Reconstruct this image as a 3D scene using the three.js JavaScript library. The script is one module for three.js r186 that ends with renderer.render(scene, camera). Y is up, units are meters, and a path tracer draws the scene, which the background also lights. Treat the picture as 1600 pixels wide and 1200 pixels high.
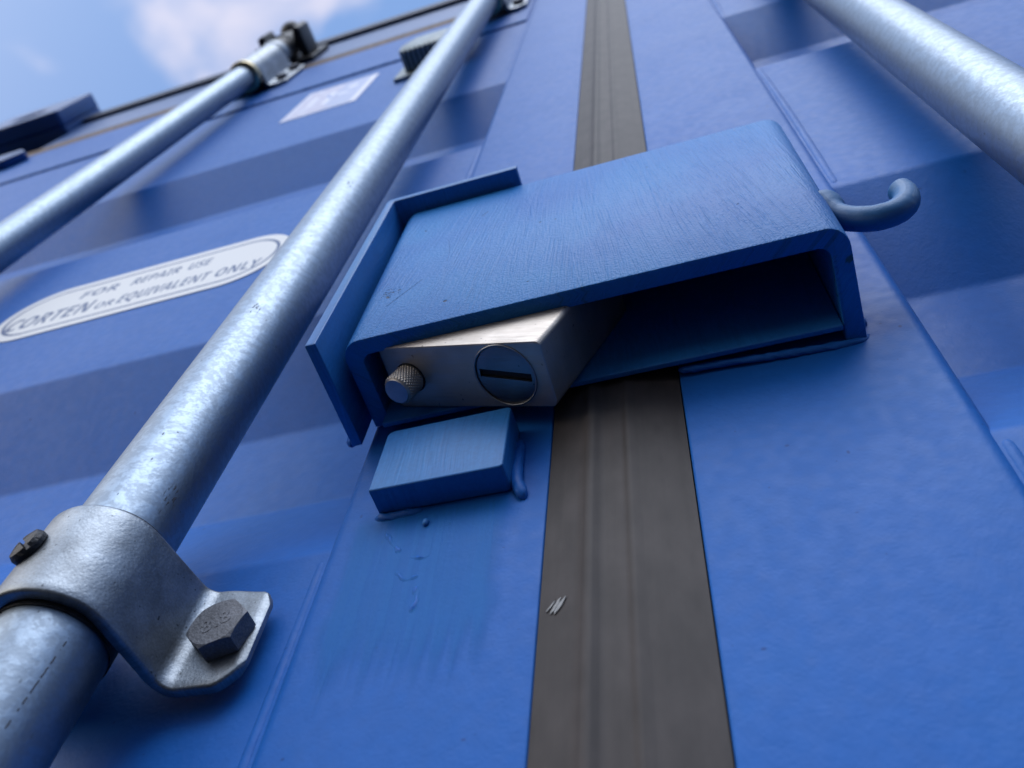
import * as THREE from 'three';
import { mergeGeometries, mergeVertices, toCreasedNormals } from 'three/addons/utils/BufferGeometryUtils.js';
import { RoundedBoxGeometry } from 'three/addons/geometries/RoundedBoxGeometry.js';
import { TextGeometry } from 'three/addons/geometries/TextGeometry.js';
import { FontLoader } from 'three/addons/loaders/FontLoader.js';
import { Brush, Evaluator, SUBTRACTION } from 'three-bvh-csg';

// ------------------------------------------------------------------ camera, sky, sun, exposure
// Container door plane is z = 0 (outside is +z), x to the right, y up; heights below are given from the lens, EY above the ground.
const EY = 0.89;
const scene = new THREE.Scene();
const camera = new THREE.PerspectiveCamera(46.70, 4 / 3, 0.01, 2000);
camera.position.set(0, EY, 0.178);
camera.up.set(0.2066, 0.5271, 0.8243);
camera.lookAt(0 - 0.22349, EY + 0.84562, 0.178 - 0.48476);
camera.focus = 0.315;
camera.userData.fStop = 13;
const renderer = new THREE.WebGLRenderer({ antialias: true });
renderer.setSize(1024, 768);
renderer.toneMapping = THREE.LinearToneMapping;
renderer.toneMappingExposure = 1.98;
renderer.shadowMap.enabled = true;

const SUN_DIR = new THREE.Vector3(0.10, 0.80, 0.59).normalize();
const sun = new THREE.DirectionalLight(new THREE.Color(1.0, 0.97, 0.94), 0.72);
sun.position.copy(SUN_DIR).multiplyScalar(12).add(new THREE.Vector3(0, EY, 0));
sun.target.position.set(0, EY + 0.5, 0);
sun.castShadow = true;
sun.shadow.radius = 80;
sun.shadow.mapSize.set(4096, 4096);
Object.assign(sun.shadow.camera, { left: -2, right: 2, top: 2.5, bottom: -2.5, near: 0.5, far: 30 });
sun.shadow.camera.updateProjectionMatrix();
scene.add(sun, sun.target);

// deterministic noise
function hash(x, y, s = 0) {
  let h = Math.imul(x | 0, 374761393) ^ Math.imul(y | 0, 668265263) ^ Math.imul(s | 0, 2147483647 ^ 0x5bd1e995);
  h = Math.imul(h ^ (h >>> 13), 1274126177); h ^= h >>> 16; h = Math.imul(h, 2246822519); h ^= h >>> 13;
  return (h >>> 0) / 4294967296;
}
const mod = (a, n) => ((a % n) + n) % n;
const lerp = (a, b, t) => a + (b - a) * t;
const clamp = (v, a = 0, b = 1) => Math.min(b, Math.max(a, v));
const smooth = (a, b, v) => { const t = clamp((v - a) / (b - a)); return t * t * (3 - 2 * t); };
function vnoise(x, y, px, py, s = 0) {           // value noise that repeats every px, py
  const xi = Math.floor(x), yi = Math.floor(y), fx = x - xi, fy = y - yi;
  const u = fx * fx * (3 - 2 * fx), v = fy * fy * (3 - 2 * fy);
  const h = (i, j) => hash(mod(xi + i, px), mod(yi + j, py), s);
  return lerp(lerp(h(0, 0), h(1, 0), u), lerp(h(0, 1), h(1, 1), u), v);
}
function fbm(x, y, px, py, oct = 4, s = 0) {
  let a = 0.5, t = 0, n = 0, k = 1;
  for (let i = 0; i < oct; i++) { t += a * vnoise(x * k, y * k, px * k, py * k, s + i * 17); n += a; a *= 0.5; k *= 2; }
  return t / n;
}
let seedState = 12345;
const rnd = () => { seedState = (Math.imul(seedState, 1664525) + 1013904223) >>> 0; return seedState / 4294967296; };

// sky: evening blue, thin bright cloud, a wide warm glow low where the sun is behind the cloud
{
  const W = 1024, H = 512, data = new Float32Array(W * H * 4), d = new THREE.Vector3(), CLOUD = [94.73, 98.92], DUSK = new THREE.Vector3(-0.80, 0.21, 0.56).normalize();
  for (let j = 0; j < H; j++) for (let i = 0; i < W; i++) {
    const lat = ((j + 0.5) / H - 0.5) * Math.PI, lon = ((i + 0.5) / W - 0.5) * 2 * Math.PI;
    d.set(Math.cos(lat) * Math.cos(lon), Math.sin(lat), Math.cos(lat) * Math.sin(lon));
    const el = Math.max(d.y, 0), low = Math.pow(1 - el, 3);
    const sd = d.dot(SUN_DIR);
    let r = lerp(0.050, 0.050, low), g = lerp(0.125, 0.060, low), b = lerp(0.305, 0.090, low);
    const up = 0.02 + 0.98 * smooth(0.26, 0.86, el), wide = up * Math.exp((sd - 1) * 1.5), glow = up * smooth(0.02, 0.80, d.z);   // front half of the sky, brightness added to light the doors
    r += 0.10 * wide; g += 0.12 * wide; b += 0.14 * wide;
    // clouds on a flat layer, bright where the sun stands behind them
    const q = 1 / (el + 0.18), cx = d.x * q * 5.5 + CLOUD[0], cy = d.z * q * 5.5 + CLOUD[1];
    const warp = fbm(cx * 0.9, cy * 0.9, 512, 512, 3, 5);
    const n = fbm(cx * 1.5 + warp * 1.3, cy * 1.5 - warp, 512, 512, 6, 9);
    const c = clamp(smooth(0.46, 0.84, n + 0.30 * (fbm(cx * 6 + warp * 5, cy * 6, 512, 512, 4, 19) - 0.5)) * smooth(0.0, 0.12, d.y) * 0.92 + 0.40 * glow + low * 0.06);
    const lit = (0.30 + 0.70 * smooth(0.05, 0.6, el)) * (1 + 0.5 * wide);
    r = lerp(r, 0.30 * lit, c); g = lerp(g, 0.295 * lit, c); b = lerp(b, 0.36 * lit, c);
    const dusk = Math.exp((d.dot(DUSK) - 1) * 8);            // the low warm side of the evening sky
    r += 1.6 * dusk; g += 1.42 * dusk; b += 1.15 * dusk;
    r += 0.63 * glow; g += 0.85 * glow; b += 1.14 * glow;
    if (d.y < 0) { const k = smooth(0, -0.08, d.y); r = lerp(r, 0.12, k); g = lerp(g, 0.12, k); b = lerp(b, 0.12, k); }
    const o = (j * W + i) * 4; data[o] = r; data[o + 1] = g; data[o + 2] = b; data[o + 3] = 1;
  }
  const sky = new THREE.DataTexture(data, W, H, THREE.RGBAFormat, THREE.FloatType);
  sky.mapping = THREE.EquirectangularReflectionMapping;
  sky.magFilter = THREE.LinearFilter; sky.minFilter = THREE.LinearFilter; sky.wrapS = THREE.RepeatWrapping;
  sky.needsUpdate = true;
  scene.background = sky; scene.environment = sky;
}

// ------------------------------------------------------------------ naming helpers
const used = new Map();
function numbered(n) { const k = used.get(n) ?? 0; used.set(n, k + 1); return k ? `${n}_${String(k).padStart(3, '0')}` : n; }
function tag(o, label, category, group) { o.userData.label = label; o.userData.category = category; if (group) o.userData.group = group; return o; }
function thing(name, [x, y, z], label, category, group) {     // a Group at the thing's base; its parts are its children
  const o = new THREE.Group(); o.name = numbered(name); o.position.set(x, y + EY, z); o.userData.base = [x, y, z];
  scene.add(o); return tag(o, label, category, group);
}
function boxUV(g) {                                            // uv in metres by the main direction of each face
  const p = g.attributes.position, n = g.attributes.normal, uv = new Float32Array(p.count * 2);
  for (let i = 0; i < p.count; i++) {
    const ax = Math.abs(n.getX(i)), ay = Math.abs(n.getY(i)), az = Math.abs(n.getZ(i));
    let u, v;
    if (az >= ax * 0.9 && az >= ay * 0.6) { u = p.getX(i); v = p.getY(i); } else if (ax >= ay) { u = p.getZ(i); v = p.getY(i); } else { u = p.getX(i); v = p.getZ(i); }
    uv[2 * i] = u; uv[2 * i + 1] = v;
  }
  g.setAttribute('uv', new THREE.BufferAttribute(uv, 2)); return g;
}
// geometry is written in door coordinates (heights from the lens) and moved to the thing's own base
function part(name, geo, material, root, parent = root, uvs = true) {
  if (uvs) boxUV(geo);
  const b = root.userData.base; geo.translate(-b[0], -b[1], -b[2]);
  const m = new THREE.Mesh(geo, material); m.name = name; m.castShadow = m.receiveShadow = true; parent.add(m); return m;
}
// ------------------------------------------------------------------ shape helpers
const shapeOf = (pts) => { const s = new THREE.Shape(); pts.forEach(([x, y], i) => (i ? s.lineTo(x, y) : s.moveTo(x, y))); s.closePath(); return s; };
function extrude(shape, depth, bevel = 0, segs = 2) {
  const g = new THREE.ExtrudeGeometry(shape, { depth: depth - 2 * bevel, bevelEnabled: bevel > 0, bevelThickness: bevel, bevelSize: bevel, bevelOffset: -bevel, bevelSegments: segs, curveSegments: 12 });
  g.translate(0, 0, bevel); return g;
}
// toCreasedNormals joins points on a grid of 1 cm, so it works on a copy scaled up from metres
const crease = (g, a = 0.6) => { const o = g.index ? g.toNonIndexed() : g; o.scale(2000, 2000, 2000); const r = toCreasedNormals(o, a); r.scale(1 / 2000, 1 / 2000, 1 / 2000); return r; };
function extY(pts, y0, y1, bevel = 0, segs) {                 // outline in (x, z), drawn up y
  const g = extrude(shapeOf(pts.map(([x, z]) => [x, -z])), y1 - y0, bevel, segs); g.rotateX(-Math.PI / 2); g.translate(0, y0, 0); return crease(g);
}
function extX(pts, x0, x1, bevel = 0, segs) {                 // outline in (y, z), drawn along x
  const g = extrude(shapeOf(pts.map(([y, z]) => [-z, y])), x1 - x0, bevel, segs); g.rotateY(Math.PI / 2); g.translate(x0, 0, 0); return crease(g);
}
function extZ(pts, z0, z1, bevel = 0, segs) { const g = extrude(shapeOf(pts), z1 - z0, bevel, segs); g.translate(0, 0, z0); return crease(g); }
function box(x0, x1, y0, y1, z0, z1, r = 0.0008, s = 2) {
  const g = new RoundedBoxGeometry(x1 - x0, y1 - y0, z1 - z0, s, r); g.translate((x0 + x1) / 2, (y0 + y1) / 2, (z0 + z1) / 2); return g;
}
function roundCorners(pts, radii, segs = 6, closed = true) {  // round the corners of an outline
  const out = [], n = pts.length;
  for (let i = 0; i < n; i++) {
    const r = Array.isArray(radii) ? radii[i] : radii, p = pts[i];
    if (!r || (!closed && (i === 0 || i === n - 1))) { out.push(p); continue; }
    const a = pts[(i + n - 1) % n], b = pts[(i + 1) % n];
    const la = Math.hypot(a[0] - p[0], a[1] - p[1]), lb = Math.hypot(b[0] - p[0], b[1] - p[1]);
    const ua = [(a[0] - p[0]) / la, (a[1] - p[1]) / la], ub = [(b[0] - p[0]) / lb, (b[1] - p[1]) / lb];
    const half = Math.acos(clamp(ua[0] * ub[0] + ua[1] * ub[1], -1, 1)) / 2, t = Math.min(r / Math.tan(half), la * 0.49, lb * 0.49), rr = t * Math.tan(half);
    const bis = [ua[0] + ub[0], ua[1] + ub[1]], bl = Math.hypot(...bis), c = [p[0] + bis[0] / bl * rr / Math.sin(half), p[1] + bis[1] / bl * rr / Math.sin(half)];
    const s0 = [p[0] + ua[0] * t, p[1] + ua[1] * t], s1 = [p[0] + ub[0] * t, p[1] + ub[1] * t];
    let a0 = Math.atan2(s0[1] - c[1], s0[0] - c[0]), a1 = Math.atan2(s1[1] - c[1], s1[0] - c[0]);
    while (a1 - a0 > Math.PI) a1 -= 2 * Math.PI; while (a1 - a0 < -Math.PI) a1 += 2 * Math.PI;
    for (let k = 0; k <= segs; k++) { const an = lerp(a0, a1, k / segs); out.push([c[0] + rr * Math.cos(an), c[1] + rr * Math.sin(an)]); }
  }
  return out;
}
function lumpyTube(points, radius, amp, seed, radial = 10, flatten = 1) {   // weld bead
  const curve = new THREE.CatmullRomCurve3(points.map((p) => new THREE.Vector3(...p))), L = curve.getLength();
  const n = Math.max(8, Math.round(L / 0.0012)), g = new THREE.TubeGeometry(curve, n, radius, radial, false), p = g.attributes.position, v = new THREE.Vector3(), c = new THREE.Vector3();
  for (let i = 0; i < p.count; i++) {
    const ring = Math.floor(i / (radial + 1)), t = ring / n; v.fromBufferAttribute(p, i); curve.getPointAt(t, c);
    const endFade = Math.sqrt(clamp(Math.min(t, 1 - t) * L / (radius * 1.3)));
    const k = (1 + amp * (vnoise(ring * 0.35, (i % radial) * 0.6, 4096, 6, seed) * 2 - 1)) * (0.15 + 0.85 * endFade);
    v.sub(c).multiplyScalar(k); v.z *= flatten; v.add(c); p.setXYZ(i, v.x, v.y, v.z);
  }
  g.computeVertexNormals(); return g.toNonIndexed();
}

// ------------------------------------------------------------------ textures
function dataTex(size, metres, fn, color, h = size) {          // fn(u, v) -> [r, g, b] 0..1
  const d = new Uint8Array(size * h * 4);
  for (let j = 0; j < h; j++) for (let i = 0; i < size; i++) { const c = fn(i / size, j / h, i, j), o = (j * size + i) * 4; d[o] = clamp(c[0]) * 255; d[o + 1] = clamp(c[1] ?? c[0]) * 255; d[o + 2] = clamp(c[2] ?? c[0]) * 255; d[o + 3] = 255; }
  const t = new THREE.DataTexture(d, size, h, THREE.RGBAFormat); t.wrapS = t.wrapT = THREE.RepeatWrapping; t.magFilter = THREE.LinearFilter; t.minFilter = THREE.LinearMipmapLinearFilter; t.generateMipmaps = true;
  if (color) t.colorSpace = THREE.SRGBColorSpace;
  const m = Array.isArray(metres) ? metres : [metres, metres]; t.repeat.set(1 / m[0], 1 / m[1]); t.needsUpdate = true; return t;
}
// spots scattered with wrap-around, returned as a field 0..1
function spotField(size, count, rMin, rMax, seed) {
  const f = new Float32Array(size * size); seedState = seed;
  for (let k = 0; k < count; k++) {
    const x = rnd() * size, y = rnd() * size, r = lerp(rMin, rMax, Math.pow(rnd(), 3)), e = 0.6 + rnd() * 0.8, s = 0.4 + 0.6 * rnd(), R = Math.ceil(r * 1.5) + 1;
    for (let j = -R; j <= R; j++) for (let i = -R; i <= R; i++) {
      const q = Math.hypot(i * e, j / e) / r, v = s * smooth(1.1, 0.6, q); if (v <= 0) continue;
      const o = mod(Math.floor(y) + j, size) * size + mod(Math.floor(x) + i, size); f[o] = Math.max(f[o], v);
    }
  }
  return f;
}
const S = 1024;
// factory paint of the container: orange peel, faint dust, sparse tiny chips
const chipF = spotField(S, 130, 0.8, 3.0, 77);
const paintColor = dataTex(S, 0.3, (u, v, i, j) => {
  const n = fbm(u * 6, v * 6, 6, 6, 5, 3), f = fbm(u * 90, v * 90, 90, 90, 3, 8), dust = smooth(0.52, 0.8, fbm(u * 14, v * 14, 14, 14, 5, 21)), c = chipF[j * S + i];
  const k = 0.90 + 0.03 * (n - 0.5) + 0.05 * (f - 0.5);
  return [lerp(k + dust * 0.01, 0.55, c * 0.7), lerp(k + dust * 0.008, 0.55, c * 0.7), lerp(k, 0.6, c * 0.7)];
}, true);
const paintBump = dataTex(S, 0.15, (u, v) => { const a = fbm(u * 60, v * 60, 60, 60, 3, 31), b = vnoise(u * 170, v * 170, 170, 170, 6), c = fbm(u * 9, v * 9, 9, 9, 3, 66); return [0.6 * a + 0.40 * b]; });
const paintRough = dataTex(512, 0.4, (u, v) => [0, 0.90 + 0.07 * (fbm(u * 10, v * 10, 10, 10, 5, 14) - 0.5) + 0.15 * (vnoise(u * 120, v * 120, 120, 120, 2) - 0.5), 0]);
// brushed-on paint of the lock box: bristle marks that run mostly up and down
const brushField = new Float32Array(S * S);
for (let j = 0; j < S; j++) for (let i = 0; i < S; i++) {
  const u = i / S, v = j / S, w = fbm(u * 5, v * 5, 5, 5, 3, 41) - 0.5, w2 = fbm(u * 3, v * 3, 3, 3, 2, 47);
  const a = vnoise((u + 0.035 * w) * 210, v * 9 + w * 5, 210, 9, 51), b = vnoise((u + 0.025 * w) * 420, v * 16 + w * 5, 420, 16, 52);
  const str = smooth(0.35, 0.62, w2);
  brushField[j * S + i] = (0.6 * a + 0.4 * b) * (0.35 + 0.65 * str) + 0.25 * fbm(u * 40, v * 40, 40, 40, 3, 53) + 0.2 * (1 - str) * 0.5;
}
// the coat on the lock box shell: brush swaths, stipple, a scratch and pits, over 0.29 x 0.145 m
const handCoat = (() => {
  const W = 2048, H = 1024, c = document.createElement('canvas'); c.width = W; c.height = H; const x = c.getContext('2d'); seedState = 4242;
  x.fillStyle = 'rgb(128,128,128)'; x.fillRect(0, 0, W, H); x.lineCap = 'round';
  for (let k = 0; k < 520; k++) {                        // one swath = a handful of bristle lines side by side
    const cx = rnd() * W, cy = rnd() * H, len = 120 + rnd() * 420, lean = (rnd() - 0.5) * 0.14 + 0.16 * Math.sin(cx / W * 7), bend = (rnd() - 0.5) * 24, n = 4 + Math.floor(rnd() * 9), gap = 5 + rnd() * 5;
    for (let b = 0; b < n; b++) {
      const l = len * (0.5 + 0.5 * rnd()), ox = cx + (b - n / 2) * gap + (rnd() - 0.5) * 4, oy = cy + (rnd() - 0.5) * 80, v = rnd() < 0.5 ? 70 : 190;
      x.strokeStyle = `rgba(${v},${v},${v},${0.08 + 0.20 * rnd()})`; x.lineWidth = 1.5 + rnd() * 3.2;
      x.beginPath(); x.moveTo(ox - lean * l / 2, oy + l / 2); x.quadraticCurveTo(ox + bend, oy, ox + lean * l / 2, oy - l / 2); x.stroke();
    }
  }
  for (let k = 0; k < 5200; k++) { const v = rnd() < 0.5 ? 80 : 180, px = rnd() * W, py = rnd() * H; x.fillStyle = `rgba(${v},${v},${v},${0.10 + 0.16 * rnd()})`; x.beginPath(); x.ellipse(px, py, 1.5 + rnd() * 5, 1.2 + rnd() * 3, rnd() * 3, 0, 7); x.fill(); }
  const P = (mx, my) => [(mx + 0.1862) / 0.29 * W, (1 - (my - 0.295) / 0.145) * H];
  x.strokeStyle = 'rgba(20,20,20,0.75)'; x.lineWidth = 2.2; x.beginPath(); x.moveTo(...P(-0.1255, 0.324)); x.lineTo(...P(-0.113, 0.3435)); x.stroke();
  x.strokeStyle = 'rgba(20,20,20,0.5)'; x.lineWidth = 1.8; x.beginPath(); x.moveTo(...P(-0.104, 0.358)); x.quadraticCurveTo(...P(-0.1035, 0.37), ...P(-0.107, 0.383)); x.stroke();
  x.strokeStyle = 'rgba(20,20,20,0.7)'; x.lineWidth = 4; x.beginPath(); x.moveTo(...P(-0.093, 0.404)); x.lineTo(...P(-0.0905, 0.4085)); x.stroke();
  for (let k = 0; k < 46; k++) { const a = rnd() * 6.28, r = Math.sqrt(rnd()) * 0.0052, [px, py] = P(-0.1265 + Math.cos(a) * r * 0.9, 0.3375 + Math.sin(a) * r); x.fillStyle = `rgba(15,15,15,${0.35 + 0.5 * rnd()})`; x.beginPath(); x.ellipse(px, py, 1.5 + 3.5 * rnd(), 1.5 + 3 * rnd(), rnd() * 3, 0, 7); x.fill(); }
  for (const [mx, my, r] of [[-0.122, 0.404, 4], [-0.098, 0.3155, 6], [-0.0635, 0.315, 3], [-0.062, 0.376, 4], [-0.055, 0.375, 3], [0.021, 0.34, 3], [-0.012, 0.412, 3]]) { const [px, py] = P(mx, my); x.fillStyle = 'rgba(15,15,15,0.8)'; x.beginPath(); x.arc(px, py, r, 0, 7); x.fill(); }
  const d = x.getImageData(0, 0, W, H).data, f = new Float32Array(W * H); for (let i = 0; i < W * H; i++) { const X = i % W, Y = Math.floor(i / W); f[(H - 1 - Y) * W + X] = d[i * 4] / 255; }
  return f;
})();
const shellBump = dataTex(2048, 1, (u, v, i, j) => [0.8 * (handCoat[j * 2048 + i] - 0.5) + 0.5 + 0.10 * (vnoise(u * 420, v * 210, 420, 210, 11) - 0.5)], false, 1024);
const shellColor = dataTex(2048, 1, (u, v, i, j) => {
  const h = handCoat[j * 2048 + i], pit = smooth(0.30, 0.12, h), n = fbm(u * 7, v * 4, 64, 64, 4, 61), f = vnoise(u * 500, v * 250, 500, 250, 12) - 0.5, k = 0.20 * (h - 0.5) + 0.03 * f;
  const chip = smooth(0.035, 0.0, v) * smooth(0.66, 0.74, fbm(u * 90, v * 60, 128, 128, 3, 63));
  const c = [0.80 + 0.26 * (n - 0.5) + k, 0.86 + 0.20 * (n - 0.5) + k, 0.90 + 0.08 * (n - 0.5) + k]; return c.map((q, m) => lerp(lerp(q, 0.30, pit * 0.8), [0.95, 0.55, 0.2][m], chip * 0.6));
}, true, 1024);
const brushBump = dataTex(S, 0.2, (u, v, i, j) => [brushField[j * S + i] * 0.85]);
const brushColor = dataTex(S, 0.2, (u, v, i, j) => {
  const n = fbm(u * 4, v * 4, 4, 4, 4, 61), b = brushField[j * S + i] - 0.5, f = vnoise(u * 200, v * 200, 200, 200, 4) - 0.5;
  return [0.80 + 0.22 * (n - 0.5) + 0.12 * b + 0.05 * f, 0.87 + 0.16 * (n - 0.5) + 0.12 * b + 0.05 * f, 0.90 + 0.05 * (n - 0.5) + 0.10 * b + 0.05 * f];
}, true);
// galvanised tube: mottled spangle, dull streaks, specks
const galvSpots = spotField(S, 90, 0.8, 5, 991);
const galvM = new Float32Array(S * S);
for (let j = 0; j < S; j++) for (let i = 0; i < S; i++) {
  const u = i / S, v = j / S, w = fbm(u * 8, v * 8, 8, 8, 4, 71);
  galvM[j * S + i] = 0.55 * fbm(u * 36 + w * 3, v * 80 + w * 3, 36, 80, 4, 72) + 0.45 * fbm(u * 110 + w * 4, v * 230, 110, 230, 3, 73);
}
const galvColor = dataTex(S, [0.1068, 0.2], (u, v, i, j) => { const m = smooth(0.36, 0.64, galvM[j * S + i]), c = galvSpots[j * S + i]; const k = lerp(lerp(0.77, 0.84, m), 0.55, c * 0.7); return [k * 0.97, k * 0.99, k]; }, true);
const galvRough = dataTex(S, [0.1068, 0.2], (u, v, i, j) => { const m = smooth(0.36, 0.64, galvM[j * S + i]); return [0, lerp(0.44, 0.39, m) + 0.2 * galvSpots[j * S + i], lerp(0.84, 0.92, m)]; });
const galvBump = dataTex(S, [0.1068, 0.2], (u, v, i, j) => [0.5 * galvM[j * S + i] + 0.3 * fbm(u * 50, v * 90, 50, 90, 3, 75) + 0.2 * vnoise(u * 9, v * 16, 9, 16, 76)]);
const castBump = dataTex(1024, 0.05, (u, v) => [0.7 * fbm(u * 70, v * 70, 70, 70, 3, 81) + 0.3 * fbm(u * 14, v * 14, 14, 14, 3, 82)]);
const castColor = dataTex(512, 0.05, (u, v) => { const n = fbm(u * 7, v * 7, 7, 7, 5, 83), f = vnoise(u * 120, v * 120, 120, 120, 7); const k = 0.80 + 0.3 * (n - 0.5) + 0.10 * (f - 0.5) - 0.35 * smooth(0.86, 0.93, fbm(u * 30, v * 30, 30, 30, 2, 84)); return [k * 0.99, k, k * 1.0]; }, true);
// rubber with lengthwise drag marks and a little grit
const rubF = spotField(S, 70, 0.7, 2.2, 313);
const rubColor = dataTex(S, [0.06, 0.35], (u, v, i, j) => { const a = fbm(u * 24, v * 3, 24, 3, 4, 91), b = fbm(u * 10, v * 30, 10, 30, 4, 92), k = 0.76 + 0.12 * (a - 0.5) + 0.24 * (b - 0.5); return [lerp(k * 1.03, 0.95, rubF[j * S + i] * 0.5), lerp(k, 0.95, rubF[j * S + i] * 0.5), lerp(k, 0.95, rubF[j * S + i] * 0.5)]; }, true);
const rubBump = dataTex(512, [0.06, 0.2], (u, v) => [0.6 * fbm(u * 40, v * 6, 40, 6, 3, 95) + 0.4 * fbm(u * 30, v * 90, 30, 90, 3, 96)]);
const brassRough = dataTex(512, 0.03, (u, v) => [0, 0.8 + 0.5 * (fbm(u * 4, v * 90, 4, 90, 3, 101) - 0.5), 1]);
const brassBump = dataTex(512, 0.03, (u, v) => [fbm(u * 4, v * 140, 4, 140, 3, 102)]);
const brassColor = dataTex(512, 0.08, (u, v) => { const n = fbm(u * 8, v * 8, 8, 8, 5, 105), s = smooth(0.82, 0.88, fbm(u * 40, v * 40, 40, 40, 3, 106)); const k = 0.90 + 0.16 * (n - 0.5) - 0.3 * s; return [k, k, k]; }, true);
const gritColor = dataTex(512, 1.2, (u, v) => { const k = 0.75 + 0.35 * (fbm(u * 12, v * 12, 12, 12, 6, 111) - 0.5) + 0.25 * (vnoise(u * 220, v * 220, 220, 220, 3) - 0.5); return [k, k, k]; }, true);

const L = (r, g, b) => new THREE.Color().setRGB(r, g, b);
const mat = (o) => new THREE.MeshStandardMaterial(o);
const M = {
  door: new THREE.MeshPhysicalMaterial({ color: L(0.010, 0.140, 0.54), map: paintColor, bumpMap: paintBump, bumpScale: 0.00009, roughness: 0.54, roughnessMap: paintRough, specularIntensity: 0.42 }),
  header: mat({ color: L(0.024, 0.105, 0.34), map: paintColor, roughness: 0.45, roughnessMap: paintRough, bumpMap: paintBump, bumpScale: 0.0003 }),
  brushed: new THREE.MeshPhysicalMaterial({ color: L(0.022, 0.195, 0.54), map: brushColor, bumpMap: brushBump, bumpScale: 0.00012, roughness: 0.46, specularIntensity: 0.7 }),
  shell: new THREE.MeshPhysicalMaterial({ color: L(0.024, 0.220, 0.60), map: shellColor, bumpMap: shellBump, bumpScale: 0.0012, roughness: 0.45, specularIntensity: 0.5 }),
  hook: mat({ color: L(0.022, 0.155, 0.40), map: paintColor, bumpMap: castBump, bumpScale: 0.00006, roughness: 0.48 }),
  patch: null,
  galv: mat({ color: L(0.36, 0.425, 0.515), map: galvColor, roughness: 1, roughnessMap: galvRough, metalness: 1, metalnessMap: galvRough, bumpMap: galvBump, bumpScale: 0.00014 }),
  cast: mat({ color: L(0.37, 0.405, 0.455), map: castColor, roughness: 0.44, metalness: 0.9, bumpMap: castBump, bumpScale: 0.0001 }),
  darkSteel: mat({ color: L(0.20, 0.205, 0.235), map: castColor, roughness: 0.6, metalness: 0.35, bumpMap: castBump, bumpScale: 0.0003 }),
  blackSteel: mat({ color: L(0.03, 0.032, 0.038), roughness: 0.5, metalness: 0.4, bumpMap: castBump, bumpScale: 0.0003, map: castColor }),
  rubber: new THREE.MeshPhysicalMaterial({ color: L(0.078, 0.071, 0.070), map: rubColor, roughness: 0.60, specularIntensity: 0.6, bumpMap: rubBump, bumpScale: 0.00006 }),
  nickel: mat({ color: L(0.60, 0.54, 0.48), map: brassColor, roughness: 0.62, roughnessMap: brassRough, metalness: 0.9, bumpMap: brassBump, bumpScale: 0.00006 }),
  nickelDark: mat({ color: L(0.34, 0.35, 0.38), map: brassColor, roughness: 0.38, metalness: 1, bumpMap: brassBump, bumpScale: 0.00005 }),
  slot: mat({ color: L(0.03, 0.03, 0.035), roughness: 0.6, metalness: 0.5, map: castColor }),
  brass: mat({ color: L(0.80, 0.66, 0.40), roughness: 0.35, metalness: 1, map: castColor }),
  rust: mat({ color: L(0.26, 0.17, 0.11), roughness: 0.75, map: gritColor, bumpMap: castBump, bumpScale: 0.0006 }),
  ventPlastic: mat({ color: L(0.42, 0.52, 0.56), roughness: 0.5, map: castColor }),
  white: mat({ color: L(0.50, 0.50, 0.51), roughness: 0.6, map: castColor }),
  asphalt: mat({ color: L(0.03, 0.03, 0.031), map: gritColor, roughness: 0.9 }),
  underside: mat({ color: L(0.012, 0.03, 0.09), roughness: 0.6, map: paintColor }),  // roof lip: shade of its underside put into the dark navy colour
};

// ------------------------------------------------------------------ ground
{
  const g = new THREE.PlaneGeometry(600, 600); g.rotateX(-Math.PI / 2);
  const uv = g.attributes.uv; for (let i = 0; i < uv.count; i++) uv.setXY(i, uv.getX(i) * 600, uv.getY(i) * 600);
  const m = new THREE.Mesh(g, M.asphalt); m.name = 'ground'; m.userData.kind = 'structure'; m.receiveShadow = true; scene.add(m);
}

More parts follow.
